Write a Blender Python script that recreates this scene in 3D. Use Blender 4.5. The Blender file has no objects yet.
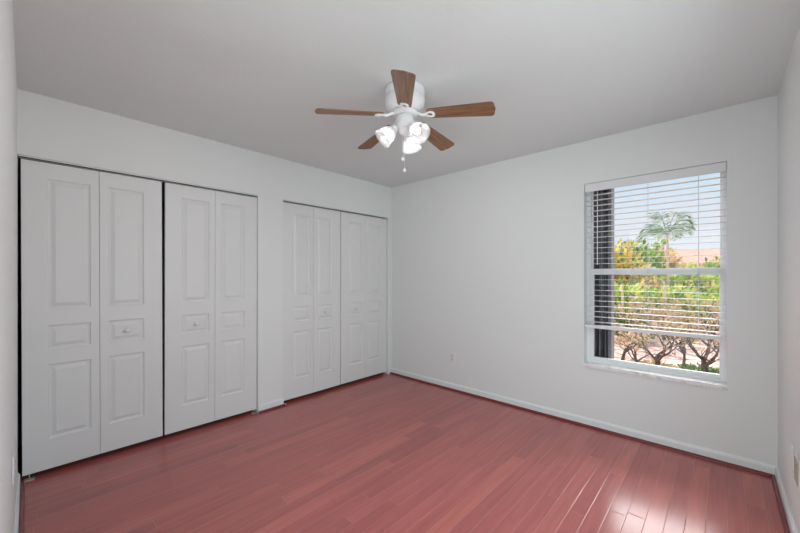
import bpy, bmesh, math, random
from mathutils import Vector, Matrix, Quaternion

random.seed(7)
PI = math.pi
S = bpy.context.scene
COL = S.collection

# ------------------------------------------------------------------ camera, sky, sun, exposure
CAM = Vector((3.1734, -3.2495, 1.2936))
YAW = math.radians(42.894)
cam_data = bpy.data.cameras.new('camera')
cam = bpy.data.objects.new('camera', cam_data)
COL.objects.link(cam)
cam.location = CAM
cam.rotation_euler = (PI / 2, 0, YAW)
cam_data.sensor_width = 36.0
cam_data.lens = 345.36 / 800 * 36
cam_data.shift_y = 8.37 / 800
cam_data.clip_start = 0.01
cam_data.clip_end = 300
S.camera = cam

world = bpy.data.worlds.new('sky')
S.world = world
world.use_nodes = True
wn = world.node_tree
wn.nodes.clear()
w_out = wn.nodes.new('ShaderNodeOutputWorld')
w_bg = wn.nodes.new('ShaderNodeBackground')
w_tc = wn.nodes.new('ShaderNodeTexCoord')
w_sep = wn.nodes.new('ShaderNodeSeparateXYZ')
w_ramp = wn.nodes.new('ShaderNodeValToRGB')
wn.links.new(w_tc.outputs['Generated'], w_sep.inputs[0])
wn.links.new(w_sep.outputs['Z'], w_ramp.inputs[0])
wn.links.new(w_ramp.outputs[0], w_bg.inputs[0])
wn.links.new(w_bg.outputs[0], w_out.inputs[0])
els = w_ramp.color_ramp.elements
els[0].position = 0.0; els[0].color = (0.88, 0.88, 0.92, 1)
els[1].position = 0.35; els[1].color = (0.50, 0.70, 0.92, 1)
e = els.new(0.14); e.color = (0.80, 0.86, 0.95, 1)
e = els.new(0.24); e.color = (0.62, 0.79, 0.94, 1)
# bright cloud bank added above the window's view, to light room and floor
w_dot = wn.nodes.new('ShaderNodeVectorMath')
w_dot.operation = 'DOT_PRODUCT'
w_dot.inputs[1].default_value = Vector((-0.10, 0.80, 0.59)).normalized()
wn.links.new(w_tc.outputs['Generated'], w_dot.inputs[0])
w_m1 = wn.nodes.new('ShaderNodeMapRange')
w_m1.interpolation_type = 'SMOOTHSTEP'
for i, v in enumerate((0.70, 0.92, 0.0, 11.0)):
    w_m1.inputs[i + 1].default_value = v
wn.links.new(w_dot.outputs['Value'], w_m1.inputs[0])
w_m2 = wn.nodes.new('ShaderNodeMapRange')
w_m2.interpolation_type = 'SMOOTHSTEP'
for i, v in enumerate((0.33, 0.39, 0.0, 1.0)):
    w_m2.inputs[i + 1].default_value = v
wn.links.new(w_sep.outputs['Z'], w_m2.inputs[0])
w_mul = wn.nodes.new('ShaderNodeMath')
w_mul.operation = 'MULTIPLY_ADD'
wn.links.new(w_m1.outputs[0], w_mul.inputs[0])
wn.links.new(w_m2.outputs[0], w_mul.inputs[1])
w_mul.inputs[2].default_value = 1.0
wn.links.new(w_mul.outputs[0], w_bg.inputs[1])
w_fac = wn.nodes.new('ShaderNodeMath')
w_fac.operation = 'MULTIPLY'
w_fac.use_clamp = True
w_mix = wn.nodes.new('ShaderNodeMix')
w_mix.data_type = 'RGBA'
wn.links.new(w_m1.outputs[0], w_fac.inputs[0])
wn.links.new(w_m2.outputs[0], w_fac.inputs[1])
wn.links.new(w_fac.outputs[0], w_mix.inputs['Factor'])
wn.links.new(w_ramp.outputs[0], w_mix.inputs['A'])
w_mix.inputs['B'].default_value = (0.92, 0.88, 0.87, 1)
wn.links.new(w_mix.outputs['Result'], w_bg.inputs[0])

sun_d = bpy.data.lights.new('sun', 'SUN')
sun_d.energy = 2.4
sun_d.angle = 0.01
sun_d.color = (1.0, 0.95, 0.88)
sun = bpy.data.objects.new('sun', sun_d)
COL.objects.link(sun)
sun.rotation_euler = Vector((0.75, 0.55, -1.0)).to_track_quat('-Z', 'Y').to_euler()

# fill light added behind the viewing corner, set in the added doorway
door_fill = bpy.data.lights.new('doorway_fill', 'AREA')
door_fill.shape = 'RECTANGLE'
door_fill.size = 1.40
door_fill.size_y = 2.00
door_fill.energy = 20.0
door_fill.color = (0.87, 0.995, 1.0)
dl = bpy.data.objects.new('doorway_fill', door_fill)
COL.objects.link(dl)
dl.location = (2.70, -3.62, 1.03)
dl.rotation_euler = (PI / 2, 0, 0)
dl.rotation_euler = Vector((0, 1, 0)).to_track_quat('-Z', 'Z').to_euler()

# fill light added outside the made-up side window in the right wall
win_fill = bpy.data.lights.new('side_window_fill', 'AREA')
win_fill.shape = 'RECTANGLE'
win_fill.size = 1.86
win_fill.size_y = 1.50
win_fill.energy = 27.0
win_fill.color = (0.87, 0.995, 1.0)
sl = bpy.data.objects.new('side_window_fill', win_fill)
COL.objects.link(sl)
sl.location = (3.95, -2.00, 1.45)
sl.rotation_euler = Vector((-1, 0, -0.45)).to_track_quat('-Z', 'Z').to_euler()

LAMP_W = 8.0
S.view_settings.view_transform = 'Standard'
S.view_settings.look = 'None'
S.view_settings.exposure = 0.03
S.view_settings.gamma = 1.0
S.view_settings.use_curve_mapping = False

# ------------------------------------------------------------------ dimensions
L, W, H = 3.295, 3.438, 2.44          # closet wall length, window wall length, ceiling height

# ------------------------------------------------------------------ materials
MATS = {}


def nt(name):
    m = bpy.data.materials.new(name)
    m.use_nodes = True
    t = m.node_tree
    b = t.nodes['Principled BSDF']
    MATS[name] = m
    return m, t, b


def simple(name, col, rough=0.5, bump=0.0, scale=200, metal=0.0, var=0.0, ior=1.45):
    m, t, b = nt(name)
    b.inputs['Base Color'].default_value = (*col, 1)
    b.inputs['Roughness'].default_value = rough
    b.inputs['Metallic'].default_value = metal
    b.inputs['IOR'].default_value = ior
    tc = t.nodes.new('ShaderNodeTexCoord')
    nz = t.nodes.new('ShaderNodeTexNoise')
    nz.inputs['Scale'].default_value = scale
    nz.inputs['Detail'].default_value = 3
    t.links.new(tc.outputs['Object'], nz.inputs['Vector'])
    if bump:
        bp = t.nodes.new('ShaderNodeBump')
        bp.inputs['Strength'].default_value = bump
        bp.inputs['Distance'].default_value = 0.002
        t.links.new(nz.outputs[0], bp.inputs['Height'])
        t.links.new(bp.outputs[0], b.inputs['Normal'])
    mx = t.nodes.new('ShaderNodeMix')
    mx.data_type = 'RGBA'
    mx.inputs['A'].default_value = (*[c * (1 - var) for c in col], 1)
    mx.inputs['B'].default_value = (*[min(1, c * (1 + var)) for c in col], 1)
    t.links.new(nz.outputs[0], mx.inputs['Factor'])
    t.links.new(mx.outputs['Result'], b.inputs['Base Color'])
    return m


M_wall = simple('wall_paint', (0.787, 0.81, 0.808), 0.6, 0.25, 90)
M_ceil = simple('ceiling_texture_paint', (0.738, 0.787, 0.785), 0.8, 0.5, 55)
M_trim = simple('white_trim_paint', (0.80, 0.825, 0.83), 0.35, 0.05, 60)
M_door = simple('door_paint', (0.755, 0.768, 0.768), 0.42, 0.12, 120)
M_knob = simple('white_knob', (0.82, 0.82, 0.80), 0.25)
M_track = simple('white_track_metal', (0.72, 0.72, 0.72), 0.4)
M_bracket = simple('nickel_bracket', (0.75, 0.66, 0.62), 0.4, metal=0.6)
M_closet = simple('closet_shade_tone', (0.22, 0.22, 0.22), 0.8)  # closet walls coloured dark to deepen the shade behind the doors
M_frame = simple('white_window_aluminium', (0.84, 0.85, 0.87), 0.4)
M_slat = simple('blind_slat_vinyl', (0.80, 0.81, 0.83), 0.45)
M_cord = simple('blind_cord', (0.55, 0.62, 0.70), 0.7)
M_wand = simple('tilt_wand_plastic', (0.80, 0.80, 0.80), 0.3)
M_plate = simple('white_plate_plastic', (0.78, 0.78, 0.79), 0.35)
M_socket = simple('socket_plastic', (0.68, 0.68, 0.69), 0.35)
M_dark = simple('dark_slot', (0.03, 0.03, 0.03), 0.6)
M_beige = simple('beige_plastic', (0.45, 0.38, 0.28), 0.45)
M_fanwhite = simple('white_fan_enamel', (0.82, 0.82, 0.83), 0.3)
M_shutter = simple('shutter_grey_metal', (0.15, 0.155, 0.17), 0.5, 0.1, 40, var=0.3)
M_shoe = simple('cherry_shoe_moulding', (0.17, 0.034, 0.033), 0.22, 0.1, 30, var=0.3)
M_bark = simple('shrub_bark', (0.085, 0.06, 0.053), 0.9, 0.6, 9, var=0.6)
M_palebark = simple('pale_bark', (0.62, 0.48, 0.36), 0.9, 0.5, 20, var=0.3)
M_stucco = simple('neighbour_stucco', (0.75, 0.66, 0.60), 0.9, 0.4, 20)
M_rtile = simple('terracotta_tile', (0.68, 0.36, 0.28), 0.8, 0.3, 6, var=0.35)
M_extwall = simple('exterior_stucco', (0.60, 0.55, 0.48), 0.9, 0.4, 20)


def marble():
    m, t, b = nt('marble_sill')
    tc = t.nodes.new('ShaderNodeTexCoord')
    nz = t.nodes.new('ShaderNodeTexNoise')
    nz.inputs['Scale'].default_value = 14
    nz.inputs['Detail'].default_value = 8
    nz.inputs['Distortion'].default_value = 1.5
    r = t.nodes.new('ShaderNodeValToRGB')
    r.color_ramp.elements[0].position = 0.36
    r.color_ramp.elements[0].color = (0.62, 0.63, 0.64, 1)
    r.color_ramp.elements[1].position = 0.5
    r.color_ramp.elements[1].color = (0.86, 0.86, 0.85, 1)
    t.links.new(tc.outputs['Object'], nz.inputs['Vector'])
    t.links.new(nz.outputs[0], r.inputs[0])
    t.links.new(r.outputs[0], b.inputs['Base Color'])
    b.inputs['Roughness'].default_value = 0.25
    return m


M_marble = marble()


def math_node(t, op, a, b=None, c=None):
    n = t.nodes.new('ShaderNodeMath')
    n.operation = op
    for i, v in enumerate((a, b, c)):
        if v is None:
            continue
        if isinstance(v, (int, float)):
            n.inputs[i].default_value = v
        else:
            t.links.new(v, n.inputs[i])
    return n.outputs[0]


def floor_mat():
    m, t, b = nt('cherry_plank_floor')
    PW, PL = 0.0790, 1.05
    tc = t.nodes.new('ShaderNodeTexCoord')
    sp = t.nodes.new('ShaderNodeSeparateXYZ')
    t.links.new(tc.outputs['Object'], sp.inputs[0])
    X, Y = sp.outputs['X'], sp.outputs['Y']
    xr = math_node(t, 'DIVIDE', math_node(t, 'ADD', X, 10 * PW - 2.88 % PW), PW)
    row = math_node(t, 'FLOOR', xr)
    fx = math_node(t, 'FRACT', xr)
    wn1 = t.nodes.new('ShaderNodeTexWhiteNoise')
    wn1.noise_dimensions = '1D'
    t.links.new(row, wn1.inputs['W'])
    yr = math_node(t, 'ADD', math_node(t, 'DIVIDE', math_node(t, 'ADD', Y, 20), PL),
                   math_node(t, 'MULTIPLY', wn1.outputs['Value'], 7.3))
    idn = math_node(t, 'FLOOR', yr)
    fy = math_node(t, 'FRACT', yr)
    cb = t.nodes.new('ShaderNodeCombineXYZ')
    t.links.new(row, cb.inputs[0])
    t.links.new(idn, cb.inputs[1])
    wn2 = t.nodes.new('ShaderNodeTexWhiteNoise')
    wn2.noise_dimensions = '2D'
    t.links.new(cb.outputs[0], wn2.inputs['Vector'])
    ramp = t.nodes.new('ShaderNodeValToRGB')
    cr = ramp.color_ramp
    cr.elements[0].position = 0.0; cr.elements[0].color = (0.36, 0.098, 0.096, 1)
    cr.elements[1].position = 1.0; cr.elements[1].color = (0.51, 0.140, 0.115, 1)
    e = cr.elements.new(0.15); e.color = (0.41, 0.106, 0.098, 1)
    e = cr.elements.new(0.55); e.color = (0.435, 0.112, 0.101, 1)
    e = cr.elements.new(0.88); e.color = (0.45, 0.120, 0.110, 1)
    t.links.new(wn2.outputs['Value'], ramp.inputs[0])
    # grain along the plank
    mp = t.nodes.new('ShaderNodeMapping')
    mp.inputs['Scale'].default_value = (38, 2.2, 1)
    addv = t.nodes.new('ShaderNodeVectorMath')
    addv.operation = 'ADD'
    t.links.new(tc.outputs['Object'], addv.inputs[0])
    t.links.new(wn2.outputs['Color'], addv.inputs[1])
    t.links.new(addv.outputs[0], mp.inputs['Vector'])
    nz = t.nodes.new('ShaderNodeTexNoise')
    nz.inputs['Scale'].default_value = 1.0
    nz.inputs['Detail'].default_value = 4
    nz.inputs['Distortion'].default_value = 0.15
    t.links.new(mp.outputs[0], nz.inputs['Vector'])
    g = math_node(t, 'ADD', math_node(t, 'MULTIPLY', nz.outputs[0], 0.60), 0.70)
    mul = t.nodes.new('ShaderNodeVectorMath')
    mul.operation = 'SCALE'
    t.links.new(ramp.outputs[0], mul.inputs[0])
    t.links.new(g, mul.inputs['Scale'])
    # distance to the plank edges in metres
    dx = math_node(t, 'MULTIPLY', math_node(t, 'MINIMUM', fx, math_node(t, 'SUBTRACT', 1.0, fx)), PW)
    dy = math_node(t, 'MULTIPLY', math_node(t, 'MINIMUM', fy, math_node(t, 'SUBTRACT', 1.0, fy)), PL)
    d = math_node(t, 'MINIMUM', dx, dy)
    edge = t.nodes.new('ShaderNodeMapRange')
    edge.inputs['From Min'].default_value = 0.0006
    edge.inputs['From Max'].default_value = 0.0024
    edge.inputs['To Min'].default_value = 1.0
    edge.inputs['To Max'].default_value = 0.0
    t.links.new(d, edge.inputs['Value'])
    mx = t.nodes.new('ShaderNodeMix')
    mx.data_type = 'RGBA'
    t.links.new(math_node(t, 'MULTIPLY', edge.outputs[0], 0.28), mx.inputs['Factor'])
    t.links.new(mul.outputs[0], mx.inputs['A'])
    mx.inputs['B'].default_value = (0.60, 0.36, 0.33, 1)     # glossy glint of the bevels, painted as a pale line along each seam
    t.links.new(mx.outputs['Result'], b.inputs['Base Color'])
    hgt = t.nodes.new('ShaderNodeMapRange')
    hgt.inputs['From Min'].default_value = 0.0
    hgt.inputs['From Max'].default_value = 0.003
    t.links.new(d, hgt.inputs['Value'])
    bp = t.nodes.new('ShaderNodeBump')
    bp.inputs['Strength'].default_value = 0.6
    bp.inputs['Distance'].default_value = 0.0012
    t.links.new(hgt.outputs[0], bp.inputs['Height'])
    t.links.new(bp.outputs[0], b.inputs['Normal'])
    nz2 = t.nodes.new('ShaderNodeTexNoise')
    nz2.inputs['Scale'].default_value = 3.0
    nz2.inputs['Detail'].default_value = 4
    t.links.new(tc.outputs['Object'], nz2.inputs['Vector'])
    t.links.new(math_node(t, 'ADD', math_node(t, 'MULTIPLY', nz2.outputs[0], 0.07), 0.19), b.inputs['Roughness'])
    b.inputs['IOR'].default_value = 1.62
    return m


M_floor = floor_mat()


def blade_wood():
    m, t, b = nt('walnut_blade')
    tc = t.nodes.new('ShaderNodeTexCoord')
    mp = t.nodes.new('ShaderNodeMapping')
    mp.inputs['Scale'].default_value = (4, 70, 20)
    nz = t.nodes.new('ShaderNodeTexNoise')
    nz.inputs['Scale'].default_value = 1
    nz.inputs['Detail'].default_value = 5
    r = t.nodes.new('ShaderNodeValToRGB')
    r.color_ramp.elements[0].position = 0.3
    r.color_ramp.elements[0].color = (0.12, 0.060, 0.030, 1)
    r.color_ramp.elements[1].position = 0.7
    r.color_ramp.elements[1].color = (0.31, 0.165, 0.080, 1)
    t.links.new(tc.outputs['Object'], mp.inputs[0])
    t.links.new(mp.outputs[0], nz.inputs['Vector'])
    t.links.new(nz.outputs[0], r.inputs[0])
    t.links.new(r.outputs[0], b.inputs['Base Color'])
    b.inputs['Roughness'].default_value = 0.5
    return m


M_blade = blade_wood()


def glass_mat(name, tint, refl_rough, transl=0.0):
    m = bpy.data.materials.new(name)
    m.use_nodes = True
    t = m.node_tree
    t.nodes.clear()
    out = t.nodes.new('ShaderNodeOutputMaterial')
    tr = t.nodes.new('ShaderNodeBsdfTransparent')
    tr.inputs[0].default_value = (*tint, 1)
    gl = t.nodes.new('ShaderNodeBsdfGlossy')
    gl.inputs['Roughness'].default_value = refl_rough
    fr = t.nodes.new('ShaderNodeFresnel')
    fr.inputs[0].default_value = 1.3
    mx = t.nodes.new('ShaderNodeMixShader')
    t.links.new(fr.outputs[0], mx.inputs[0])
    t.links.new(tr.outputs[0], mx.inputs[1])
    t.links.new(gl.outputs[0], mx.inputs[2])
    last = mx.outputs[0]
    if transl:
        tl = t.nodes.new('ShaderNodeBsdfTranslucent')
        tl.inputs[0].default_value = (0.95, 0.96, 0.97, 1)
        df = t.nodes.new('ShaderNodeBsdfDiffuse')
        df.inputs[0].default_value = (0.9, 0.91, 0.93, 1)
        a = t.nodes.new('ShaderNodeMixShader')
        a.inputs[0].default_value = 0.35
        t.links.new(tl.outputs[0], a.inputs[1])
        t.links.new(df.outputs[0], a.inputs[2])
        b = t.nodes.new('ShaderNodeMixShader')
        b.inputs[0].default_value = transl
        t.links.new(last, b.inputs[1])
        t.links.new(a.outputs[0], b.inputs[2])
        last = b.outputs[0]
    t.links.new(last, out.inputs[0])
    return m


M_glass = glass_mat('window_glass', (0.97, 0.98, 0.98), 0.0)
M_shade = glass_mat('ribbed_frosted_glass', (0.94, 0.95, 0.96), 0.12, 0.26)


def emit_mat(name, col, s):
    m, t, b = nt(name)
    b.inputs['Base Color'].default_value = (*col, 1)
    b.inputs['Emission Color'].default_value = (*col, 1)
    b.inputs['Emission Strength'].default_value = s
    return m


M_bulb = emit_mat('lit_bulb', (1.0, 0.98, 0.95), 1.5)


def leaf_mat(name, stops, rough=0.6):
    m, t, b = nt(name)
    ge = t.nodes.new('ShaderNodeNewGeometry')
    r = t.nodes.new('ShaderNodeValToRGB')
    cr = r.color_ramp
    n = len(stops)
    cr.elements[0].position = 0; cr.elements[0].color = (*stops[0], 1)
    cr.elements[1].position = 1; cr.elements[1].color = (*stops[-1], 1)
    for i, s in enumerate(stops[1:-1]):
        e = cr.elements.new((i + 1) / (n - 1)); e.color = (*s, 1)
    t.links.new(ge.outputs['Random Per Island'], r.inputs[0])
    t.links.new(r.outputs[0], b.inputs['Base Color'])
    b.inputs['Roughness'].default_value = rough
    # thin leaves let some light through
    out = t.nodes['Material Output']
    tl = t.nodes.new('ShaderNodeBsdfTranslucent')
    t.links.new(r.outputs[0], tl.inputs[0])
    mx = t.nodes.new('ShaderNodeMixShader')
    mx.inputs[0].default_value = 0.4
    t.links.new(b.outputs[0], mx.inputs[1])
    t.links.new(tl.outputs[0], mx.inputs[2])
    t.links.new(mx.outputs[0], out.inputs[0])
    return m


G1, G2, G3 = (0.10, 0.20, 0.05), (0.30, 0.48, 0.09), (0.55, 0.62, 0.14)
YO, OR, PK = (0.80, 0.62, 0.16), (0.78, 0.42, 0.16), (0.70, 0.42, 0.33)
M_leaf_green = leaf_mat('leaf_green', [G1, G2, (0.05, 0.10, 0.03), G2, G3])
M_leaf_lime = leaf_mat('leaf_lime', [G1, G2, G3, (0.62, 0.66, 0.14), G1, YO])
M_leaf_gold = leaf_mat('leaf_gold', [G3, YO, G1, YO, OR, G2])
M_leaf_orange = leaf_mat('leaf_orange', [YO, OR, G1, PK, OR, G3])
M_leaf_dark = leaf_mat('leaf_dark', [(0.04, 0.09, 0.03), G1, G1, (0.18, 0.28, 0.10)])
M_leaf_dry = leaf_mat('leaf_dry', [(0.30, 0.25, 0.12), (0.40, 0.36, 0.14), PK, (0.55, 0.42, 0.22)])
M_palm = leaf_mat('palm_leaf', [(0.06, 0.13, 0.06), (0.12, 0.24, 0.09), (0.26, 0.38, 0.15)])


def ground_mat():
    m, t, b = nt('mulch_ground')
    tc = t.nodes.new('ShaderNodeTexCoord')
    nz = t.nodes.new('ShaderNodeTexNoise')
    nz.inputs['Scale'].default_value = 5
    nz.inputs['Detail'].default_value = 8
    nz.inputs['Roughness'].default_value = 0.8
    r = t.nodes.new('ShaderNodeValToRGB')
    cr = r.color_ramp
    cr.elements[0].position = 0.42; cr.elements[0].color = (0.16, 0.09, 0.07, 1)
    cr.elements[1].position = 0.62; cr.elements[1].color = (0.85, 0.66, 0.58, 1)
    e = cr.elements.new(0.50); e.color = (0.58, 0.37, 0.31, 1)
    t.links.new(tc.outputs['Object'], nz.inputs['Vector'])
    t.links.new(nz.outputs[0], r.inputs[0])
    t.links.new(r.outputs[0], b.inputs['Base Color'])
    b.inputs['Roughness'].default_value = 0.95
    return m


M_ground = ground_mat()


# ------------------------------------------------------------------ mesh helpers
def obj(name, bm, mat, parent=None, smooth=False, loc=None):
    me = bpy.data.meshes.new(name)
    bm.normal_update()
    bm.to_mesh(me)
    bm.free()
    me.materials.append(mat)
    if smooth:
        for p in me.polygons:
            p.use_smooth = True
    o = bpy.data.objects.new(name, me)
    COL.objects.link(o)
    if parent is not None:
        o.parent = parent
    if loc:
        o.location = loc
    return o


def tag(o, label, cat, group=None, kind=None):
    o['label'] = label
    o['category'] = cat
    if group:
        o['group'] = group
    if kind:
        o['kind'] = kind
    return o


def thing(name, loc=(0, 0, 0), rotz=0.0):
    o = bpy.data.objects.new(name, None)
    COL.objects.link(o)
    o.location = loc
    o.rotation_euler = (0, 0, rotz)
    o.empty_display_size = 0.1
    return o


def add_box(bm, x0, x1, y0, y1, z0, z1, bevel=0.0):
    vs = [bm.verts.new((x, y, z)) for x in (x0, x1) for y in (y0, y1) for z in (z0, z1)]
    q = [(0, 1, 3, 2), (4, 6, 7, 5), (0, 4, 5, 1), (2, 3, 7, 6), (0, 2, 6, 4), (1, 5, 7, 3)]
    fs = [bm.faces.new([vs[i] for i in f]) for f in q]
    if bevel:
        es = list({e for f in fs for e in f.edges})
        bmesh.ops.bevel(bm, geom=es, offset=bevel, segments=2, affect='EDGES', profile=0.6)


def box(*a, bevel=0.0):
    bm = bmesh.new()
    add_box(bm, *a, bevel=bevel)
    return bm


def add_lathe(bm, prof, seg=32, origin=Vector((0, 0, 0)), rot=None, rib=0.0, caps=True):
    rings = []
    rot = rot or Quaternion()
    for r, z in prof:
        ring = []
        for i in range(seg):
            a = 2 * PI * i / seg
            rr = r * (1 + (rib if i % 2 else -rib))
            ring.append(bm.verts.new(rot @ Vector((rr * math.cos(a), rr * math.sin(a), z)) + origin))
        rings.append(ring)
    for k in range(len(rings) - 1):
        for i in range(seg):
            j = (i + 1) % seg
            bm.faces.new((rings[k][i], rings[k][j], rings[k + 1][j], rings[k + 1][i]))
    if caps:
        bm.faces.new(list(reversed(rings[0])))
        bm.faces.new(rings[-1])


def add_tube(bm, pts, rads, seg=8):
    rings = []
    n = len(pts)
    ref = Vector((0.3, 0.2, 0.93)).normalized()
    for k, p in enumerate(pts):
        d = (pts[min(k + 1, n - 1)] - pts[max(k - 1, 0)]).normalized()
        u = d.cross(ref)
        if u.length < 0.05:
            u = d.cross(Vector((1, 0, 0)))
        u.normalize()
        v = d.cross(u)
        r = rads[k] if isinstance(rads, (list, tuple)) else rads
        rings.append([bm.verts.new(p + (u * math.cos(2 * PI * i / seg) + v * math.sin(2 * PI * i / seg)) * r)
                      for i in range(seg)])
    for k in range(n - 1):
        for i in range(seg):
            j = (i + 1) % seg
            bm.faces.new((rings[k][i], rings[k][j], rings[k + 1][j], rings[k + 1][i]))
    bm.faces.new(list(reversed(rings[0])))
    bm.faces.new(rings[-1])


def sweep(bm, prof, p0, p1, outdir):
    """extrude the closed profile [(out, z)] from p0 to p1 along a wall"""
    a = [bm.verts.new((p0[0] + outdir[0] * o, p0[1] + outdir[1] * o, z)) for o, z in prof]
    b = [bm.verts.new((p1[0] + outdir[0] * o, p1[1] + outdir[1] * o, z)) for o, z in prof]
    n = len(prof)
    for i in range(n):
        j = (i + 1) % n
        bm.faces.new((a[i], a[j], b[j], b[i]))
    bm.faces.new(a)
    bm.faces.new(list(reversed(b)))
    bmesh.ops.recalc_face_normals(bm, faces=bm.faces)


# ------------------------------------------------------------------ room shell
CD = 0.70                       # closet depth behind the closet wall
WT = 0.20                       # window wall thickness
O1 = (-L, -1.786)               # closet opening 1 (y range)
O2 = (-1.534, -0.063)           # closet opening 2
OH = 2.040                      # head of the closet openings
WX0, WX1, WZ0, WZ1 = 2.312, 3.204, 0.512, 2.074

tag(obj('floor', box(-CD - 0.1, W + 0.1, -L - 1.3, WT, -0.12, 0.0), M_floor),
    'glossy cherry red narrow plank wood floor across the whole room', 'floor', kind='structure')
tag(obj('ceiling', box(-CD - 0.1, W + 0.1, -L - 1.3, WT, H, H + 0.2), M_ceil),
    'plain pale grey lightly textured ceiling over the whole room', 'ceiling', kind='structure')

bm = bmesh.new()
add_box(bm, -0.10, 0, -L, 0, OH, H)
add_box(bm, -0.10, 0, O1[1], O2[0], 0, OH)
add_box(bm, -0.10, 0, O2[1], 0, 0, OH)
tag(obj('wall_left', bm, M_wall), 'white wall on the left with two bifold closet openings', 'wall', kind='structure')

bm = bmesh.new()
add_box(bm, -CD - 0.1, WX0, 0, WT, 0, H)
add_box(bm, WX1, W + 0.1, 0, WT, 0, H)
add_box(bm, WX0, WX1, 0, WT, 0, WZ0)
add_box(bm, WX0, WX1, 0, WT, WZ1, H)
tag(obj('wall_back', bm, M_wall), 'plain white wall holding the window and a low outlet', 'wall', kind='structure')

DX0, DX1 = 1.98, 3.42            # front wall doorway added out of view, to let fill light in
bm = bmesh.new()
add_box(bm, -CD - 0.1, DX0, -L - 0.1, -L, 0, H)
add_box(bm, DX1, W + 0.1, -L - 0.1, -L, 0, H)
add_box(bm, DX0, DX1, -L - 0.1, -L, 2.06, H)
tag(obj('wall_front', bm, M_wall),
    'white wall seen edge on at the far left of the picture', 'wall', kind='structure')
bm = bmesh.new()  # hallway walls added out of view, keeping sun out of the doorway
add_box(bm, 1.40, W + 0.1, -L - 1.3, -L - 1.2, 0, H)
add_box(bm, 1.40, 1.50, -L - 1.2, -L - 0.1, 0, H)
add_box(bm, W, W + 0.1, -L - 1.2, -L - 0.1, 0, H)
tag(obj('wall_sun_block', bm, M_wall), 'unseen white hallway walls added beyond the doorway to block the sun', 'wall', kind='structure')
SY0, SY1, SZ0, SZ1 = -2.95, -1.05, 0.53, 2.07     # side window opening added out of view, for its fill light
bm = bmesh.new()
add_box(bm, W, W + 0.1, -L, SY0, 0, H)
add_box(bm, W, W + 0.1, SY1, 0, 0, H)
add_box(bm, W, W + 0.1, SY0, SY1, 0, SZ0)
add_box(bm, W, W + 0.1, SY0, SY1, SZ1, H)
tag(obj('wall_right', bm, M_wall),
    'white wall at the right edge with two low plates', 'wall', kind='structure')

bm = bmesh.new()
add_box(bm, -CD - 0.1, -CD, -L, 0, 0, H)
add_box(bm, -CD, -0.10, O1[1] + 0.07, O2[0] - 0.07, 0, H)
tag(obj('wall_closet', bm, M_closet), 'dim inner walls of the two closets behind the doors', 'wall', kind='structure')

# baseboards and the cherry shoe moulding in front of them
BASE = [(0, 0.0), (0.012, 0.0), (0.012, 0.058), (0.009, 0.067), (0.005, 0.071), (0.004, 0.076), (0, 0.076)]
SHOE = [(0, 0.0), (0.019, 0.0), (0.0185, 0.007), (0.015, 0.014), (0.008, 0.0185), (0, 0.0195)]


def base(name, segs, label):
    bm = bmesh.new()
    for p0, p1, o in segs:
        sweep(bm, BASE, p0, p1, o)
    tag(obj(name, bm, M_trim), label, 'baseboard', kind='structure')


def shoe(name, segs, label):
    bm = bmesh.new()
    for p0, p1, o in segs:
        q0 = (p0[0] + o[0] * 0.0125, p0[1] + o[1] * 0.0125)
        q1 = (p1[0] + o[0] * 0.0125, p1[1] + o[1] * 0.0125)
        sweep(bm, SHOE, q0, q1, o)
    tag(obj(name, bm, M_shoe), label, 'shoe moulding', kind='structure')


base('baseboard_back', [((0.0, 0), (W, 0), (0, -1))], 'low white baseboard along the window wall')
base('baseboard_right', [((W, -0.013), (W, -L), (-1, 0))], 'low white baseboard along the right wall')
base('baseboard_front', [((0.0, -L), (DX0, -L), (0, 1))], 'low white baseboard at the bottom left edge')
base('baseboard_left', [((0, O1[1]), (0, O2[0]), (1, 0))], 'short white baseboard between the two closets')
shoe('trim_1', [((0.0, 0), (W - 0.0125, 0), (0, -1))], 'dark cherry shoe moulding along the window wall')
shoe('trim_2', [((W, -0.03), (W, -L + 0.03), (-1, 0))], 'cherry shoe moulding along the right wall')
shoe('trim_3', [((0.0, -L), (DX0, -L), (0, 1))], 'cherry shoe moulding at the bottom left corner')
shoe('trim_4', [((0, O1[1]), (0, O2[0] + 0.012), (1, 0))], 'short cherry shoe moulding between the two closets')

# closet head tracks
for k, (a, b, lab) in enumerate(((O1[0], O1[1], 'thin white metal track above the wide left closet doors'),
                                 (O2[0], O2[1], 'thin white metal track above the right closet doors'))):
    bm = bmesh.new()
    add_box(bm, -0.0145, -0.0125, a + 0.002, b - 0.002, 2.0315, OH - 0.001)
    add_box(bm, -0.062, -0.060, a + 0.002, b - 0.002, 2.0315, OH - 0.001)
    tag(obj('trim_%d' % (5 + k), bm, M_track), lab, 'door track', kind='structure')
    obj('track_gap_shade', box(-0.0598, -0.0147, a + 0.002, b - 0.002, OH - 0.004, OH - 0.001), M_dark, bpy.data.objects['trim_%d' % (5 + k)])  # dark strip standing in for the shadow in the gap above the doors

# ------------------------------------------------------------------ bifold closet doors
DZ0, DZ1, DT = 0.036, 2.019, 0.034
PANELS = [(0.230, 0.712), (0.812, 0.966), (1.072, 1.916)]


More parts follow.
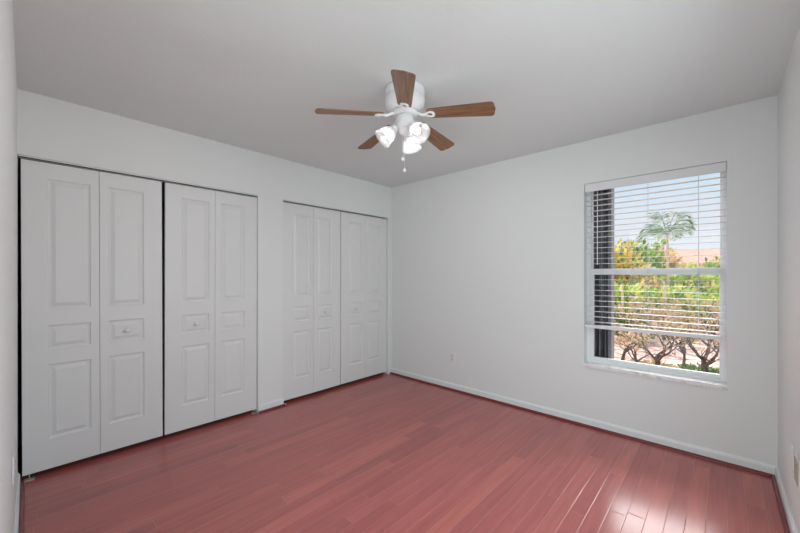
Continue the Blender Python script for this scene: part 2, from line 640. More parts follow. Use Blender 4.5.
def leaf_bm(w, wide_first):
    """a moulded leaf in local coords: x out of the door, y along it, z up; front face at x=0"""
    bm = bmesh.new()
    s0 = 0.115 if wide_first else 0.045
    p0, p1 = s0, w - (0.045 if wide_first else 0.115)
    ys = [0, p0, p1, w]
    zs = [DZ0]
    for a, b in PANELS:
        zs += [a, b]
    zs.append(DZ1)
    V = {}

    def v(y, z, x=0.0):
        k = (round(y, 5), round(z, 5), round(x, 5))
        if k not in V:
            V[k] = bm.verts.new((x, y, z))
        return V[k]
    for i in range(3):
        for j in range(len(zs) - 1):
            y0, y1, z0, z1 = ys[i], ys[i + 1], zs[j], zs[j + 1]
            if i == 1 and j % 2 == 1:
                prof = [(0, 0), (0.004, -0.0075), (0.012, -0.0105), (0.018, -0.0095), (0.038, -0.0010)]
                for (o0, d0), (o1, d1) in zip(prof, prof[1:]):
                    A = [v(y0 + o0, z0 + o0, d0), v(y1 - o0, z0 + o0, d0), v(y1 - o0, z1 - o0, d0), v(y0 + o0, z1 - o0, d0)]
                    B = [v(y0 + o1, z0 + o1, d1), v(y1 - o1, z0 + o1, d1), v(y1 - o1, z1 - o1, d1), v(y0 + o1, z1 - o1, d1)]
                    for q in range(4):
                        r = (q + 1) % 4
                        bm.faces.new((A[q], A[r], B[r], B[q]))
                o = prof[-1][0]; d = prof[-1][1]
                bm.faces.new((v(y0 + o, z0 + o, d), v(y1 - o, z0 + o, d), v(y1 - o, z1 - o, d), v(y0 + o, z1 - o, d)))
            else:
                bm.faces.new((v(y0, z0), v(y1, z0), v(y1, z1), v(y0, z1)))
    # edges and back
    for i in range(3):
        bm.faces.new((v(ys[i], DZ0, -DT), v(ys[i + 1], DZ0, -DT), v(ys[i + 1], DZ0), v(ys[i], DZ0)))
        bm.faces.new((v(ys[i], DZ1), v(ys[i + 1], DZ1), v(ys[i + 1], DZ1, -DT), v(ys[i], DZ1, -DT)))
    for j in range(len(zs) - 1):
        for y, fl in ((0, 0), (w, 1)):
            q = (v(y, zs[j], -DT), v(y, zs[j]), v(y, zs[j + 1]), v(y, zs[j + 1], -DT))
            bm.faces.new(q if not fl else tuple(reversed(q)))
    for i in range(3):
        for j in range(len(zs) - 1):
            bm.faces.new((v(ys[i], zs[j], -DT), v(ys[i], zs[j + 1], -DT), v(ys[i + 1], zs[j + 1], -DT), v(ys[i + 1], zs[j], -DT)))
    return bm


def bifold(n, y0, y1, knob_on, label, lean=0.0, fold=0.0):
    """two leaves folding toward the room by angle fold; knob_on 0/1 picks the leaf with the knob"""
    t = thing('door_%d' % n, (-0.022, (y0 + y1) / 2, 0))
    t.rotation_euler = (lean, 0, 0)
    gap = 0.0025
    w = (y1 - y0 - gap) / 2
    half = (y1 - y0) / 2
    for k in range(2):
        bm = leaf_bm(w, k == 0)
        off = -half if k == 0 else half - w
        if fold:
            piv = Vector((0, 0, 0)) if k == 0 else Vector((0, w, 0))
            ang = -fold if k == 0 else fold
            bmesh.ops.transform(bm, matrix=Matrix.Translation(piv) @ Matrix.Rotation(ang, 4, 'Z') @ Matrix.Translation(-piv), verts=bm.verts)
        lf = obj('door_leaf', bm, M_door, t, loc=(0, off, 0))
        if k == knob_on:
            yy = 0.152 if k == 0 else w - 0.152
            yy = w * 0.5 + (0.033 if k == 0 else -0.033)
            kb = bmesh.new()
            q = Vector((0, 0, 1)).rotation_difference(Vector((1, 0, 0)))
            add_lathe(kb, [(0.012, 0.0), (0.012, 0.002), (0.007, 0.005), (0.007, 0.013), (0.0155, 0.019), (0.0175, 0.026), (0.014, 0.032), (0.005, 0.035)],
                      24, Vector((0, 0, 0)), q)
            ko = obj('knob', kb, M_knob, lf, smooth=True, loc=(0.0 + fold * w * 0.5, yy, 0.888))
    hb = bmesh.new()
    for z in (0.30, 1.03, 1.78):
        add_box(hb, -DT - 0.004, -DT - 0.001, -0.02, 0.02, z, z + 0.06)
    obj('hinge', hb, M_track, t)
    return t


bifold(1, -3.275, -2.535, 1, 'leftmost white raised panel bifold door of the wide closet, beside the far left wall', lean=0.0030)
bifold(2, -2.520, -1.790, 0, 'white raised panel bifold door, right half of the wide left closet', lean=-0.0015)
bifold(3, -1.530, -0.816, 1, 'white bifold door, left half of the closet nearest the room corner', fold=0.012)
bifold(4, -0.807, -0.068, 0, 'white bifold door, right half of the closet touching the room corner')

# small metal floor brackets under the door pivots
def bracket(y, w, label):
    bm = bmesh.new()
    add_box(bm, -0.048, -0.008, y - w / 2, y + w / 2, 0.0005, 0.005)
    add_lathe(bm, [(0.0025, 0.005), (0.0025, 0.033)], 10, Vector((-0.044, y, 0)))
    tag(obj('pivot_bracket', bm, M_bracket), label, 'bracket', 'door pivot brackets on the floor')


bracket(-3.245, 0.045, 'small pale metal pivot bracket on the floor at the far left wall')
bracket(-1.815, 0.04, 'small pale metal pivot bracket left of the short wall between closets')
bracket(-1.508, 0.035, 'small pale metal pivot bracket right of the short wall between closets')

# ------------------------------------------------------------------ window
win = thing('window_1', ((WX0 + WX1) / 2, 0.10, WZ0))
tag(win, 'white single hung window with the garden behind it', 'window', kind='structure')
wl = Vector(win.location)


def wpart(name, boxes, mat, parent=win, bevel=0.0, off=None):
    bm = bmesh.new()
    for b in boxes:
        add_box(bm, *b, bevel=bevel)
    o = off if off is not None else wl
    bmesh.ops.translate(bm, verts=bm.verts, vec=-o)
    return obj(name, bm, mat, parent)


sz = 0.536                      # sill top
wpart('window_frame', [(WX0, WX0 + 0.030, 0.085, 0.175, sz, WZ1), (WX1 - 0.022, WX1, 0.085, 0.175, sz, WZ1),
                       (WX0 + 0.030, WX1 - 0.022, 0.085, 0.175, WZ1 - 0.03, WZ1),
                       (WX0 + 0.030, WX1 - 0.022, 0.085, 0.175, sz, sz + 0.02)], M_frame)
ux0, ux1 = WX0 + 0.0305, WX1 - 0.0225
wpart('upper_sash', [(ux0, ux0 + 0.010, 0.125, 0.150, 1.31, WZ1 - 0.031), (ux1 - 0.012, ux1, 0.125, 0.150, 1.31, WZ1 - 0.031),
                     (ux0, ux1, 0.125, 0.150, 1.295, 1.335)], M_frame)
wpart('lower_sash', [(ux0, ux0 + 0.022, 0.095, 0.122, sz + 0.021, 1.346), (ux1 - 0.016, ux1, 0.095, 0.122, sz + 0.021, 1.346),
                     (ux0 + 0.022, ux1 - 0.016, 0.095, 0.122, sz + 0.021, sz + 0.046),
                     (ux0 + 0.022, ux1 - 0.016, 0.092, 0.122, 1.298, 1.346)], M_frame)
wpart('sash_latch', [(2.74, 2.80, 0.088, 0.105, 1.3465, 1.356)], M_frame, bevel=0.002)
wpart('glass_pane', [(ux0 + 0.0105, ux1 - 0.0125, 0.136, 0.139, 1.336, WZ1 - 0.032)], M_glass)
wpart('glass_pane', [(ux0 + 0.0225, ux1 - 0.0165, 0.107, 0.110, sz + 0.047, 1.297)], M_glass)
wpart('window_sill', [(WX0 - 0.006, WX1 + 0.006, -0.016, 0.0, WZ0 - 0.004, sz),
                      (WX0, WX1, 0.0, 0.085, WZ0 + 0.001, sz)], M_marble, bevel=0.0)

# accordion storm shutter folded outside
sh = thing('storm_shutter', (2.37, WT + 0.06, WZ0))
tag(sh, 'dark grey accordion storm shutter folded at the left outside of the window', 'shutter')
bm = bmesh.new()
npl = 9
for k in range(npl):
    x = -0.10 + k * 0.0225
    y0, y1 = (-0.05, 0.05) if k % 2 else (0.05, -0.05)
    a = [Vector((x, y0, -0.02)), Vector((x + 0.0225, y1, -0.02))]
    n = Vector((-(a[1] - a[0]).y, (a[1] - a[0]).x, 0)).normalized() * 0.002
    vs = [a[0] + n, a[1] + n, a[1] - n, a[0] - n]
    lo = [bm.verts.new(p) for p in vs]
    hi = [bm.verts.new(p + Vector((0, 0, 1.62))) for p in vs]
    for i in range(4):
        j = (i + 1) % 4
        bm.faces.new((lo[i], lo[j], hi[j], hi[i]))
    bm.faces.new(lo); bm.faces.new(hi)
bmesh.ops.recalc_face_normals(bm, faces=bm.faces)
obj('shutter_blade', bm, M_shutter, sh)
bm = bmesh.new()
add_box(bm, 0.078, 0.106, -0.056, 0.056, -0.03, 1.61, bevel=0.002)
obj('end_stile', bm, M_shutter, sh)
bm = bmesh.new()
add_box(bm, -0.12, 0.94, -0.058, 0.058, 1.612, 1.66)
obj('top_track', bm, M_shutter, sh)

# ------------------------------------------------------------------ blind
bl = thing('window_blind', ((WX0 + WX1) / 2, 0.045, 2.07))
tag(bl, 'white horizontal slat blind lowered over most of the window', 'blind')
bw = (WX1 - WX0) / 2 - 0.004
bm = bmesh.new()
add_box(bm, -bw, bw, -0.022, 0.030, -0.052, -0.004, bevel=0.002)
add_box(bm, -bw - 0.001, bw + 0.001, -0.028, -0.0225, -0.066, 0.0025, bevel=0.0015)
obj('headrail', bm, M_slat, bl)
zt, zb, NS = 2.070 - 0.096, 0.872, 25
step = (zt - zb - 0.020) / (NS - 1)


def slat_bm():
    bm = bmesh.new()
    n = 6
    top, bot = [], []
    for sx in (-bw, bw):
        tr, br = [], []
        for i in range(n + 1):
            y = -0.024 + 0.048 * i / n
            c = 0.0012 * (1 - (2 * i / n - 1) ** 2)
            tr.append(bm.verts.new((sx, y, c + 0.0009)))
            br.append(bm.verts.new((sx, y, c - 0.0009)))
        top.append(tr); bot.append(br)
    for i in range(n):
        bm.faces.new((top[0][i], top[1][i], top[1][i + 1], top[0][i + 1]))
        bm.faces.new((bot[0][i + 1], bot[1][i + 1], bot[1][i], bot[0][i]))
    for a in (0, 1):
        bm.faces.new([top[a][i] for i in range(n + 1)] + [bot[a][i] for i in range(n, -1, -1)])
    bm.faces.new((top[0][0], bot[0][0], bot[1][0], top[1][0]))
    bm.faces.new((top[1][n], bot[1][n], bot[0][n], top[0][n]))
    bmesh.ops.recalc_face_normals(bm, faces=bm.faces)
    return bm


slat = obj('slat', slat_bm(), M_slat, bl, loc=(0, 0, zt - 2.070))
for k in range(1, NS):
    c = slat.copy()
    COL.objects.link(c)
    c.parent = bl
    c.location = (0, 0, zt - 2.070 - step * k)
bm = bmesh.new()
add_box(bm, -bw, bw, -0.026, 0.026, zb - 2.07 - 0.032, zb - 2.07 - 0.006, bevel=0.003)
obj('bottom_rail', bm, M_slat, bl)
for x in (2.44, 2.755, 3.055):
    bm = bmesh.new()
    for y in (-0.0265, 0.0265):
        add_tube(bm, [Vector((x - bl.location.x, y, -0.05)), Vector((x - bl.location.x, y, zb - 2.07 - 0.01))], 0.0009, 6)
    obj('ladder_cord', bm, M_cord, bl)
bm = bmesh.new()
xw = 2.412 - bl.location.x
add_tube(bm, [Vector((xw, -0.034, -0.06)), Vector((xw, -0.034, -0.10)), Vector((xw, -0.034, -0.69))], [0.0015, 0.0035, 0.0035], 6)
obj('tilt_wand', bm, M_wand, bl)


# ------------------------------------------------------------------ wall plates
def plate(name, loc, rotz, label, cat, mat=M_plate, insert=None, duplex=False, w=0.070, h=0.115):
    t = thing(name, loc, rotz)          # local -y faces the room
    tag(t, label, cat)
    bm = box(-w / 2, w / 2, -0.006, -0.0003, -h / 2, h / 2, bevel=0.002)
    obj('cover_plate', bm, mat, t)
    if duplex:
        for s in (-1, 1):
            bm = bmesh.new()
            add_box(bm, -0.0165, 0.0165, -0.0085, -0.006, s * 0.0195 - 0.0140, s * 0.0195 + 0.0140, bevel=0.001)
            so = obj('socket', bm, M_socket, t)
            bm = bmesh.new()
            for x in (-0.0065, 0.0055):
                add_box(bm, x, x + 0.0015, -0.0089, -0.0084, s * 0.0195 - 0.003, s * 0.0195 + 0.006)
            add_box(bm, -0.002, 0.002, -0.0089, -0.0084, s * 0.0195 - 0.0105, s * 0.0195 - 0.0065)
            obj('slot', bm, M_dark, so)
        sc = bmesh.new()
        add_lathe(sc, [(0.003, 0.006), (0.002, 0.0072)], 10, Vector((0, 0, 0)), Vector((0, 0, 1)).rotation_difference(Vector((0, -1, 0))))
        obj('screw', sc, M_track, t)
    if insert:
        bm = bmesh.new()
        add_box(bm, -w * 0.36, w * 0.36, -0.010, -0.006, -h * 0.4, h * 0.4, bevel=0.001)
        obj('insert', bm, insert, t)
    return t


plate('wall_outlet', (0.960, 0, 0.367), 0, 'white duplex outlet low on the wall left of the window', 'outlet', duplex=True)
plate('wall_plate', (W, -0.655, 0.380), -PI / 2, 'blank white plate low on the right wall, nearer the corner', 'wall plate', insert=M_plate)
plate('wall_plate', (W, -0.815, 0.380), -PI / 2, 'white plate with beige insert at the right picture edge', 'wall plate', insert=M_beige, w=0.13, h=0.13)
plate('wall_plate', (1.04, -L, 0.50), PI, 'white plate seen edge on at the left picture edge', 'wall plate', duplex=True)

# ------------------------------------------------------------------ ceiling fan
FX, FY, FZ = 1.742, -1.664, 2.282
DROOP = math.radians(5)
fan = thing('ceiling_fan', (FX, FY, H))
tag(fan, 'white hugger ceiling fan with five wooden blades and three lit glass shades', 'ceiling fan')
bm = bmesh.new()
add_lathe(bm, [(0.118, 0.0), (0.122, -0.012), (0.122, -0.045), (0.112, -0.052), (0.118, -0.058), (0.124, -0.070),
               (0.122, -0.098), (0.108, -0.120), (0.085, -0.134), (0.070, -0.139)], 48)
obj('motor_housing', bm, M_fanwhite, fan, smooth=True)
bm = bmesh.new()
add_lathe(bm, [(0.060, -0.140), (0.078, -0.143), (0.080, -0.156), (0.062, -0.163), (0.050, -0.166)], 40)
obj('flywheel', bm, M_fanwhite, fan, smooth=True)
bm = bmesh.new()
add_lathe(bm, [(0.046, -0.167), (0.054, -0.171), (0.056, -0.235), (0.048, -0.246), (0.040, -0.252), (0.040, -0.266),
               (0.033, -0.276), (0.016, -0.284), (0.005, -0.288)], 40)
obj('switch_housing', bm, M_fanwhite, fan, smooth=True)

BT = 0.545


def blade_bm():
    """outline along +x, thin in z, at the blade's own origin"""
    bm = bmesh.new()
    r0, r1 = 0.143, BT
    w0, w1 = 0.041, 0.060
    pts = []
    pts += [(r0, -w0 + 0.014), (r0 + 0.004, -w0 + 0.005), (r0 + 0.014, -w0)]
    for i in range(7):
        a = -PI / 2 + i * (PI / 2) / 6
        pts.append((r1 - 0.030 + 0.022 * math.cos(a), -w1 + 0.022 + 0.022 * math.sin(a)))
    pts.append((r1 - 0.001, 0))
    for i in range(7):
        a = i * (PI / 2) / 6
        pts.append((r1 - 0.030 + 0.022 * math.cos(a), w1 - 0.022 + 0.022 * math.sin(a)))
    pts += [(r0 + 0.014, w0), (r0 + 0.004, w0 - 0.005), (r0, w0 - 0.014)]
    lo = [bm.verts.new((x, y, -0.003)) for x, y in pts]
    hi = [bm.verts.new((x, y, 0.003)) for x, y in pts]
    n = len(pts)
    for i in range(n):
        j = (i + 1) % n
        bm.faces.new((lo[i], lo[j], hi[j], hi[i]))
    bm.faces.new(list(reversed(lo)))
    bm.faces.new(hi)
    return bm


def iron_bm():
    bm = bmesh.new()
    # arm from the flywheel
    add_tube(bm, [Vector((0.070, 0, 0.012)), Vector((0.09, 0, 0.004)), Vector((0.11, 0, -0.005)), Vector((0.128, 0, -0.0065))],
             [0.010, 0.0085, 0.008, 0.009], 10)
    # teardrop ring under the blade root
    n = 28
    cx, rx, ry = 0.158, 0.034, 0.025

    def ring(sc, z):
        vs = []
        for i in range(n):
            a = 2 * PI * i / n
            x = cx + rx * sc * math.cos(a)
            y = ry * sc * math.sin(a) * (1.0 + 0.35 * math.cos(a))
            vs.append(bm.verts.new((x, y, z)))
        return vs
    z0, z1 = -0.0095, -0.0035
    oT, oB, iT, iB = ring(1, z1), ring(1, z0), ring(0.55, z1), ring(0.55, z0)
    for i in range(n):
        j = (i + 1) % n
        bm.faces.new((oB[i], oB[j], oT[j], oT[i]))
        bm.faces.new((iT[i], iT[j], iB[j], iB[i]))
        bm.faces.new((oT[i], oT[j], iT[j], iT[i]))
        bm.faces.new((iB[i], iB[j], oB[j], oB[i]))
    for y in (-0.019, 0.019):
        add_lathe(bm, [(0.003, -0.0115), (0.005, -0.0095)], 10, Vector((0.165, y, 0)))
    bmesh.ops.recalc_face_normals(bm, faces=bm.faces)
    return bm


PITCH = math.radians(-12)
b0 = obj('fan_blade', blade_bm(), M_blade, fan)
i0 = obj('blade_iron', iron_bm(), M_fanwhite, fan, smooth=False)
for k in range(5):
    a = math.radians(23.2 + 72 * k)
    q = Quaternion((0, 0, 1), a) @ Quaternion((0, 1, 0), DROOP) @ Quaternion((1, 0, 0), PITCH)
    for src in (b0, i0):
        o = src if k == 0 else src.copy()
        if k:
            COL.objects.link(o)
            o.parent = fan
        o.location = (0, 0, FZ - H)
        o.rotation_mode = 'QUATERNION'
        o.rotation_quaternion = q

for k, az in enumerate((236, 353, 112)):
    a = math.radians(az)
    d = Vector((math.cos(a), math.sin(a), 0))
    tilt = math.radians(48)
    axis = (d * math.sin(tilt) + Vector((0, 0, -1)) * math.cos(tilt)).normalized()
    neck = d * 0.058 + Vector((0, 0, 2.197 - H))
    bm = bmesh.new()
    add_tube(bm, [d * 0.030 + Vector((0, 0, 2.205 - H)), d * 0.045 + Vector((0, 0, 2.208 - H)), neck], 0.008, 10)
    q = Vector((0, 0, 1)).rotation_difference(axis)
    add_lathe(bm, [(0.012, -0.008), (0.020, 0.0), (0.024, 0.012), (0.024, 0.026)], 24, neck, q)
    obj('lamp_arm', bm, M_fanwhite, fan, smooth=True)
    bm = bmesh.new()
    P = [(0.026, 0.018), (0.030, 0.028), (0.042, 0.045), (0.050, 0.068), (0.054, 0.092), (0.062, 0.112), (0.064, 0.116),
         (0.0615, 0.1165), (0.052, 0.093), (0.048, 0.069), (0.040, 0.047), (0.028, 0.031), (0.0235, 0.0205)]
    add_lathe(bm, P, 56, neck, q, rib=0.012, caps=False)
    s = obj('lamp_shade', bm, M_shade, fan, smooth=True)
    bm = bmesh.new()
    add_lathe(bm, [(0.010, 0.027), (0.012, 0.036), (0.020, 0.050), (0.025, 0.064), (0.022, 0.078), (0.012, 0.088), (0.003, 0.0905)],
              20, neck, q)
    obj('bulb', bm, M_bulb, s, smooth=True)
    ld = bpy.data.lights.new('lamp_glow', 'POINT')
    ld.energy = LAMP_W * 0.04
    ld.shadow_soft_size = 0.012
    lo = bpy.data.objects.new('lamp_glow', ld)
    COL.objects.link(lo)
    lo.parent = fan
    lo.location = neck + axis * 0.106
    ld = bpy.data.lights.new('lamp_light', 'SPOT')
    ld.energy = LAMP_W
    ld.spot_size = math.radians(150)
    ld.spot_blend = 0.8
    ld.shadow_soft_size = 0.025
    ld.color = (1.0, 0.985, 0.965)
    lo = bpy.data.objects.new('lamp_light', ld)
    COL.objects.link(lo)
    lo.parent = fan
    lo.location = neck + axis * 0.118
    lo.rotation_euler = axis.to_track_quat('-Z', 'Y').to_euler()

for (dx, dy, zend) in ((-0.008, -0.012, 2.006), (0.013, -0.018, 1.932)):
    bm = bmesh.new()
    z0 = 2.16 - H
    z1 = zend + 0.014 - H
    add_tube(bm, [Vector((dx, dy, z0)), Vector((dx, dy, z1))], 0.0009, 6)
    ch = obj('pull_chain', bm, M_fanwhite, fan)
    bm = bmesh.new()
    add_lathe(bm, [(0.003, 0.014), (0.008, 0.008), (0.011, 0.0), (0.008, -0.008), (0.003, -0.011)], 16, Vector((dx, dy, zend - H)))
    obj('chain_pull', bm, M_fanwhite, ch, smooth=True)

# ------------------------------------------------------------------ garden
GZ = -0.15
Fv = Vector((-math.sin(YAW), math.cos(YAW), 0))
Rv = Vector((math.cos(YAW), math.sin(YAW), 0))


def spot(side, dist, z=GZ):
    """a place in the garden: metres ahead of the room's viewing corner and its bearing"""
    p = Vector((CAM.x, CAM.y, 0)) + (Fv + Rv * side) * dist
    return Vector((p.x, p.y, z))


def ground_bm():
    bm = bmesh.new()
    n = 60
    rnd = random.Random(3)
    x0, x1, y0, y1 = -12, 42, WT + 0.02, 42
    g = [[bm.verts.new((x0 + (x1 - x0) * i / n, y0 + (y1 - y0) * (j / n) ** 1.6,
                        GZ + (rnd.uniform(-0.03, 0.03) if j > 2 else 0))) for j in range(n + 1)] for i in range(n + 1)]
    for i in range(n):
        for j in range(n):
            bm.faces.new((g[i][j], g[i + 1][j], g[i + 1][j + 1], g[i][j + 1]))
    return bm


tag(obj('ground', ground_bm(), M_ground), 'pinkish sandy mulch ground outside the window', 'ground', kind='structure')


def add_leaf(bm, p, d, L_, w_, rnd):
    u = d.cross(Vector((rnd.uniform(-1, 1), rnd.uniform(-1, 1), rnd.uniform(-0.3, 1))))
    if u.length < 0.01:
        return
    u = u.normalized() * w_
    n = d.cross(u).normalized() * w_ * 0.25
    a = bm.verts.new(p)
    b = bm.verts.new(p + d * L_ * 0.5 + u + n)
    c = bm.verts.new(p + d * L_)
    e = bm.verts.new(p + d * L_ * 0.5 - u + n)
    bm.faces.new((a, b, c, e))


def bush(name, label, cat, side, dist, rx, h, mat, leaves=1500, ls=0.10, seed=1, group=None, wisp=False, stem_mat=None):
    rnd = random.Random(seed)
    t = thing(name, spot(side, dist))
    tag(t, label, cat, group)
    sb = bmesh.new()
    tips = []
    for k in range(9):
        a = rnd.uniform(0, 2 * PI)
        r = rnd.uniform(0.2, 0.8) * rx
        top = Vector((r * math.cos(a), r * math.sin(a), h * rnd.uniform(0.6, 0.95)))
        mid = Vector((top.x * 0.35, top.y * 0.35, h * 0.4))
        add_tube(sb, [Vector((0.04 * math.cos(a), 0.04 * math.sin(a), -0.02)), mid, top], [0.02, 0.015, 0.006], 5)
        tips.append(top)
    obj('stem', sb, stem_mat or M_bark, t)
    fb = bmesh.new()
    for i in range(leaves):
        z = rnd.random()
        a = rnd.uniform(0, 2 * PI)
        el = math.asin(rnd.uniform(-0.9, 1))
        rr = rnd.uniform(0.55, 1.0) * (1 + 0.18 * math.sin(3 * a + seed) + 0.15 * math.sin(5 * el + seed))
        p = Vector((math.cos(a) * math.cos(el) * rx * rr, math.sin(a) * math.cos(el) * rx * rr, h * 0.54 + math.sin(el) * h * 0.46 * rr))
        if p.z < 0.03:
            p.z = 0.03 + rnd.random() * 0.1
        d = Vector((p.x, p.y, (p.z - h * 0.3)))
        d = (d.normalized() + Vector((rnd.uniform(-1, 1), rnd.uniform(-1, 1), rnd.uniform(-0.6, 1))) * 0.8).normalized()
        add_leaf(fb, p, d, ls * rnd.uniform(0.7, 1.4), ls * (0.13 if wisp else 0.28), rnd)
    obj('foliage', fb, mat, t)
    return t


def palm(label, side, dist, h, fr, seed, n=13, stem=M_palebark, arch=0.55):
    rnd = random.Random(seed)
    t = thing('palm_tree', spot(side, dist))
    tag(t, label, 'palm tree', 'palms in the garden')
    bm = bmesh.new()
    add_tube(bm, [Vector((0, 0, -0.02)), Vector((0.03, 0.02, h * 0.5)), Vector((0.0, 0, h))], [0.055, 0.04, 0.035], 8)
    obj('trunk', bm, stem, t)
    for k in range(n):
        a = 2 * PI * k / n + rnd.uniform(-0.2, 0.2)
        d = Vector((math.cos(a), math.sin(a), 0))
        rise = rnd.uniform(0.3, 1.9)
        fbm = bmesh.new()
        pts = []
        for s in range(15):
            u = s / 14
            pts.append(Vector((0, 0, h)) + d * fr * u * (0.85 - 0.25 * rise * u) + Vector((0, 0, fr * (rise * u - (arch + 0.55 * rise) * u * u))))
        add_tube(fbm, pts, 0.008, 4)
        for s in range(2, 15):
            tan = (pts[s] - pts[s - 1]).normalized()
            side_v = tan.cross(Vector((0, 0, 1))).normalized()
            for sg in (-1, 1):
                ld = (side_v * sg + tan * 0.8 + Vector((0, 0, -0.35 - rnd.random() * 0.3))).normalized()
                ll = fr * 0.34 * math.sin(PI * (0.15 + 0.8 * s / 14))
                for o in (0.0,):
                    add_leaf(fbm, pts[s] + (pts[s - 1] - pts[s]) * o, ld, ll, 0.011, rnd)
        obj('frond', fbm, M_palm, t)
    return t


def bare_shrub(label, side, dist, h, seed, base_r=0.035, spread=0.8, lean=(0, 0), leaves=True, levels=4):
    rnd = random.Random(seed)
    t = thing('bare_shrub', spot(side, dist))
    tag(t, label, 'shrub', 'half bare shrubs close outside the window')
    bm = bmesh.new()
    ends = []

    def grow(p, d, length, r, depth):
        pts = [p]
        rs = [r]
        n = 4
        for i in range(n):
            d = (d + Vector((rnd.uniform(-1, 1), rnd.uniform(-1, 1), rnd.uniform(-0.3, 0.5))) * 0.22).normalized()
            p = p + d * length / n
            pts.append(p)
            rs.append(r * (1 - 0.38 * (i + 1) / n))
        add_tube(bm, pts, rs, 6 if depth < 2 else 4)
        ends.extend(pts[2:] if depth >= 2 else [])
        if depth < levels:
            for k in range(rnd.choice((2, 3, 3)) if depth else 5):
                a = rnd.uniform(0, 2 * PI)
                dd = (d + Vector((math.cos(a), math.sin(a), rnd.uniform(-0.25, 0.45))) * spread).normalized()
                if dd.z < -0.1:
                    dd.z = 0.05
                grow(pts[-1] if k < 2 else pts[-2], dd, length * rnd.uniform(0.62, 0.85), rs[-1] * 0.8, depth + 1)
    grow(Vector((0, 0, -0.02)), Vector((lean[0], lean[1], 1)).normalized(), h * 0.27, base_r, 0)
    obj('branches', bm, M_bark, t)
    if leaves:
        fb = bmesh.new()
        for p in ends:
            if rnd.random() < 0.6:
                d = Vector((rnd.uniform(-1, 1), rnd.uniform(-1, 1), rnd.uniform(-0.6, 1))).normalized()
                add_leaf(fb, p, d, rnd.uniform(0.03, 0.07), 0.012, rnd)
        obj('foliage', fb, M_leaf_dry, t)
    return t


K = lambda u: (u - 400) / 345.36
bare_shrub('bare forked shrub outside, nearest the right window frame', K(706), 4.55, 1.25, 11, 0.045, 1.0)
bare_shrub('bare branching shrub outside, below the middle of the window', K(656), 4.85, 1.2, 23, 0.04, 1.05)
bare_shrub('bare branching shrub outside, close beside the grey shutter', K(622), 5.5, 1.1, 35, 0.03, 1.0)
bare_shrub('slender bare shrub with thin crossing stems between the two front forked shrubs', K(684), 5.35, 1.1, 71, 0.022, 1.15)
bare_shrub('slender bare shrub leaning between the shutter side shrub and the middle one', K(638), 5.0, 1.0, 83, 0.022, 1.15)
bare_shrub('smaller bare shrub standing behind the two front bare shrubs', K(684), 6.4, 1.25, 47, 0.036, 1.0, levels=5)
bare_shrub('bare shrub with fine twigs behind the shutter side shrub', K(640), 6.9, 1.25, 51, 0.036, 1.0, levels=5)
bare_shrub('bare shrub with fine twigs at the back right of the group', K(716), 6.8, 1.25, 59, 0.036, 1.0, levels=5)
bare_shrub('bare shrub with fine twigs in the centre back of the bare shrubs', K(664), 7.6, 1.25, 63, 0.036, 1.0, levels=5)

bush('croton_bush', 'golden yellow croton bush beside the grey shutter', 'bush', K(619), 11.6, 0.75, 2.30, M_leaf_gold, 1500, 0.20, 2)
bush('leafy_bush', 'tall green bush left of the airy palm', 'bush', K(638), 14.0, 0.95, 2.65, M_leaf_green, 1500, 0.22, 3)
bush('leafy_bush', 'lime green bush under the airy palm', 'bush', K(668), 8.8, 0.62, 1.10, M_leaf_lime, 1100, 0.15, 4)
bush('croton_bush', 'orange pink croton bush behind the airy palm trunk', 'bush', K(655), 16.5, 1.0, 2.75, M_leaf_orange, 1400, 0.24, 5)
bush('leafy_bush', 'lime bush in front of the tiled roof house, centre right', 'bush', K(688), 12.6, 1.05, 1.70, M_leaf_lime, 1500, 0.19, 6)
bush('leafy_bush', 'green bush at the right window edge before the house', 'bush', K(720), 15.0, 1.25, 1.95, M_leaf_green, 1500, 0.20, 8)
bush('leafy_bush', 'low lime bush just right of the grey shutter', 'bush', K(621), 9.0, 0.6, 1.15, M_leaf_lime, 1100, 0.15, 9)
bush('leafy_bush', 'dark green low bush behind the middle bare shrub', 'bush', K(634), 7.6, 0.42, 0.60, M_leaf_dark, 900, 0.09, 10)
bush('leafy_bush', 'low lime bush behind the right bare shrub', 'bush', K(708), 9.6, 0.75, 0.95, M_leaf_lime, 1200, 0.14, 12)
bush('croton_bush', 'small orange croton bush low between the lime bushes', 'bush', K(645), 10.6, 0.5, 1.25, M_leaf_orange, 900, 0.16, 16)
bush('grass_tuft', 'wispy dry grass tuft between the right bare shrubs', 'grass', K(690), 8.0, 0.35, 0.5, M_leaf_dry, 700, 0.15, 13, wisp=True)
bush('leafy_bush', 'dark low groundcover at the foot of the right bare shrub', 'bush', K(702), 4.62, 0.42, 0.17, M_leaf_dark, 900, 0.06, 21)
bush('leafy_bush', 'dry low groundcover at the foot of the middle bare shrub', 'bush', K(652), 4.95, 0.38, 0.16, M_leaf_dry, 900, 0.06, 22)
palm('airy green palm rising above the bushes in the window', K(667), 11.0, 2.75, 1.15, 5, n=17, arch=0.35)
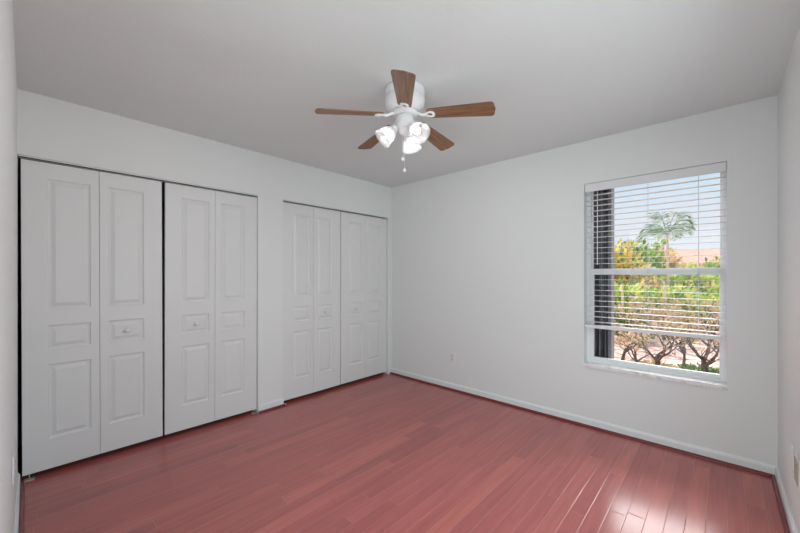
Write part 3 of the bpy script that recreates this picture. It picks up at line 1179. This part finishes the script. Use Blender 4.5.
palm('small young palm low among the yellow bushes', K(630), 10.0, 0.95, 0.55, 9, n=9)
for side, dist, h, lab in ((K(622), 7.9, 1.25, 'pale thin stem standing right beside the grey shutter view'),
                           (K(664), 8.3, 1.30, 'pale thin stem standing under the airy palm'),
                           (K(644), 8.8, 1.25, 'pale thin stem between the croton and the palm')):
    p = spot(side, dist)
    bm = bmesh.new()
    add_tube(bm, [Vector((0, 0, -0.02)), Vector((0.02, 0.0, h * 0.5)), Vector((0.0, 0.02, h))], [0.035, 0.028, 0.022], 7)
    tag(obj('tree_stem', bm, M_palebark, loc=p), lab, 'tree stem', 'pale stems in the garden')

# the neighbour's house with its barrel tile roof
hs = thing('neighbour_house', spot(K(722), 25.0), YAW)
tag(hs, 'low house with a red barrel tile roof beyond the garden', 'house')
obj('house_wall', box(-5.2, 6.0, 0, 5, -0.05, 2.18), M_stucco, hs)
bm = bmesh.new()
nx, x0, x1 = 240, -5.8, 6.6
rows = []
for j, (y, z) in enumerate(((-0.5, 2.12), (2.6, 3.35), (5.7, 2.12))):
    row = []
    for i in range(nx + 1):
        x = x0 + (x1 - x0) * i / nx
        row.append(bm.verts.new((x, y, z + 0.16 * abs(math.sin(PI * i / 5)))))
    rows.append(row)
for j in range(2):
    for i in range(nx):
        bm.faces.new((rows[j][i], rows[j][i + 1], rows[j + 1][i + 1], rows[j + 1][i]))
lo = [bm.verts.new((x, y, z)) for (x, y, z) in ((x0, -0.5, 2.06), (x1, -0.5, 2.06), (x1, 5.7, 2.06), (x0, 5.7, 2.06))]
bm.faces.new(lo)
bm.faces.new([lo[0]] + rows[0] + [lo[1]])
bmesh.ops.recalc_face_normals(bm, faces=bm.faces)
obj('tile_roof', bm, M_rtile, hs)
for k, x in enumerate((-3.6, -0.6, 2.6)):
    wf = obj('house_window', box(x, x + 1.1, -0.04, 0.02, 0.95, 1.95), M_frame, hs)
    obj('pane', box(x + 0.06, x + 1.04, -0.05, -0.041, 1.01, 1.89), M_shutter, wf)
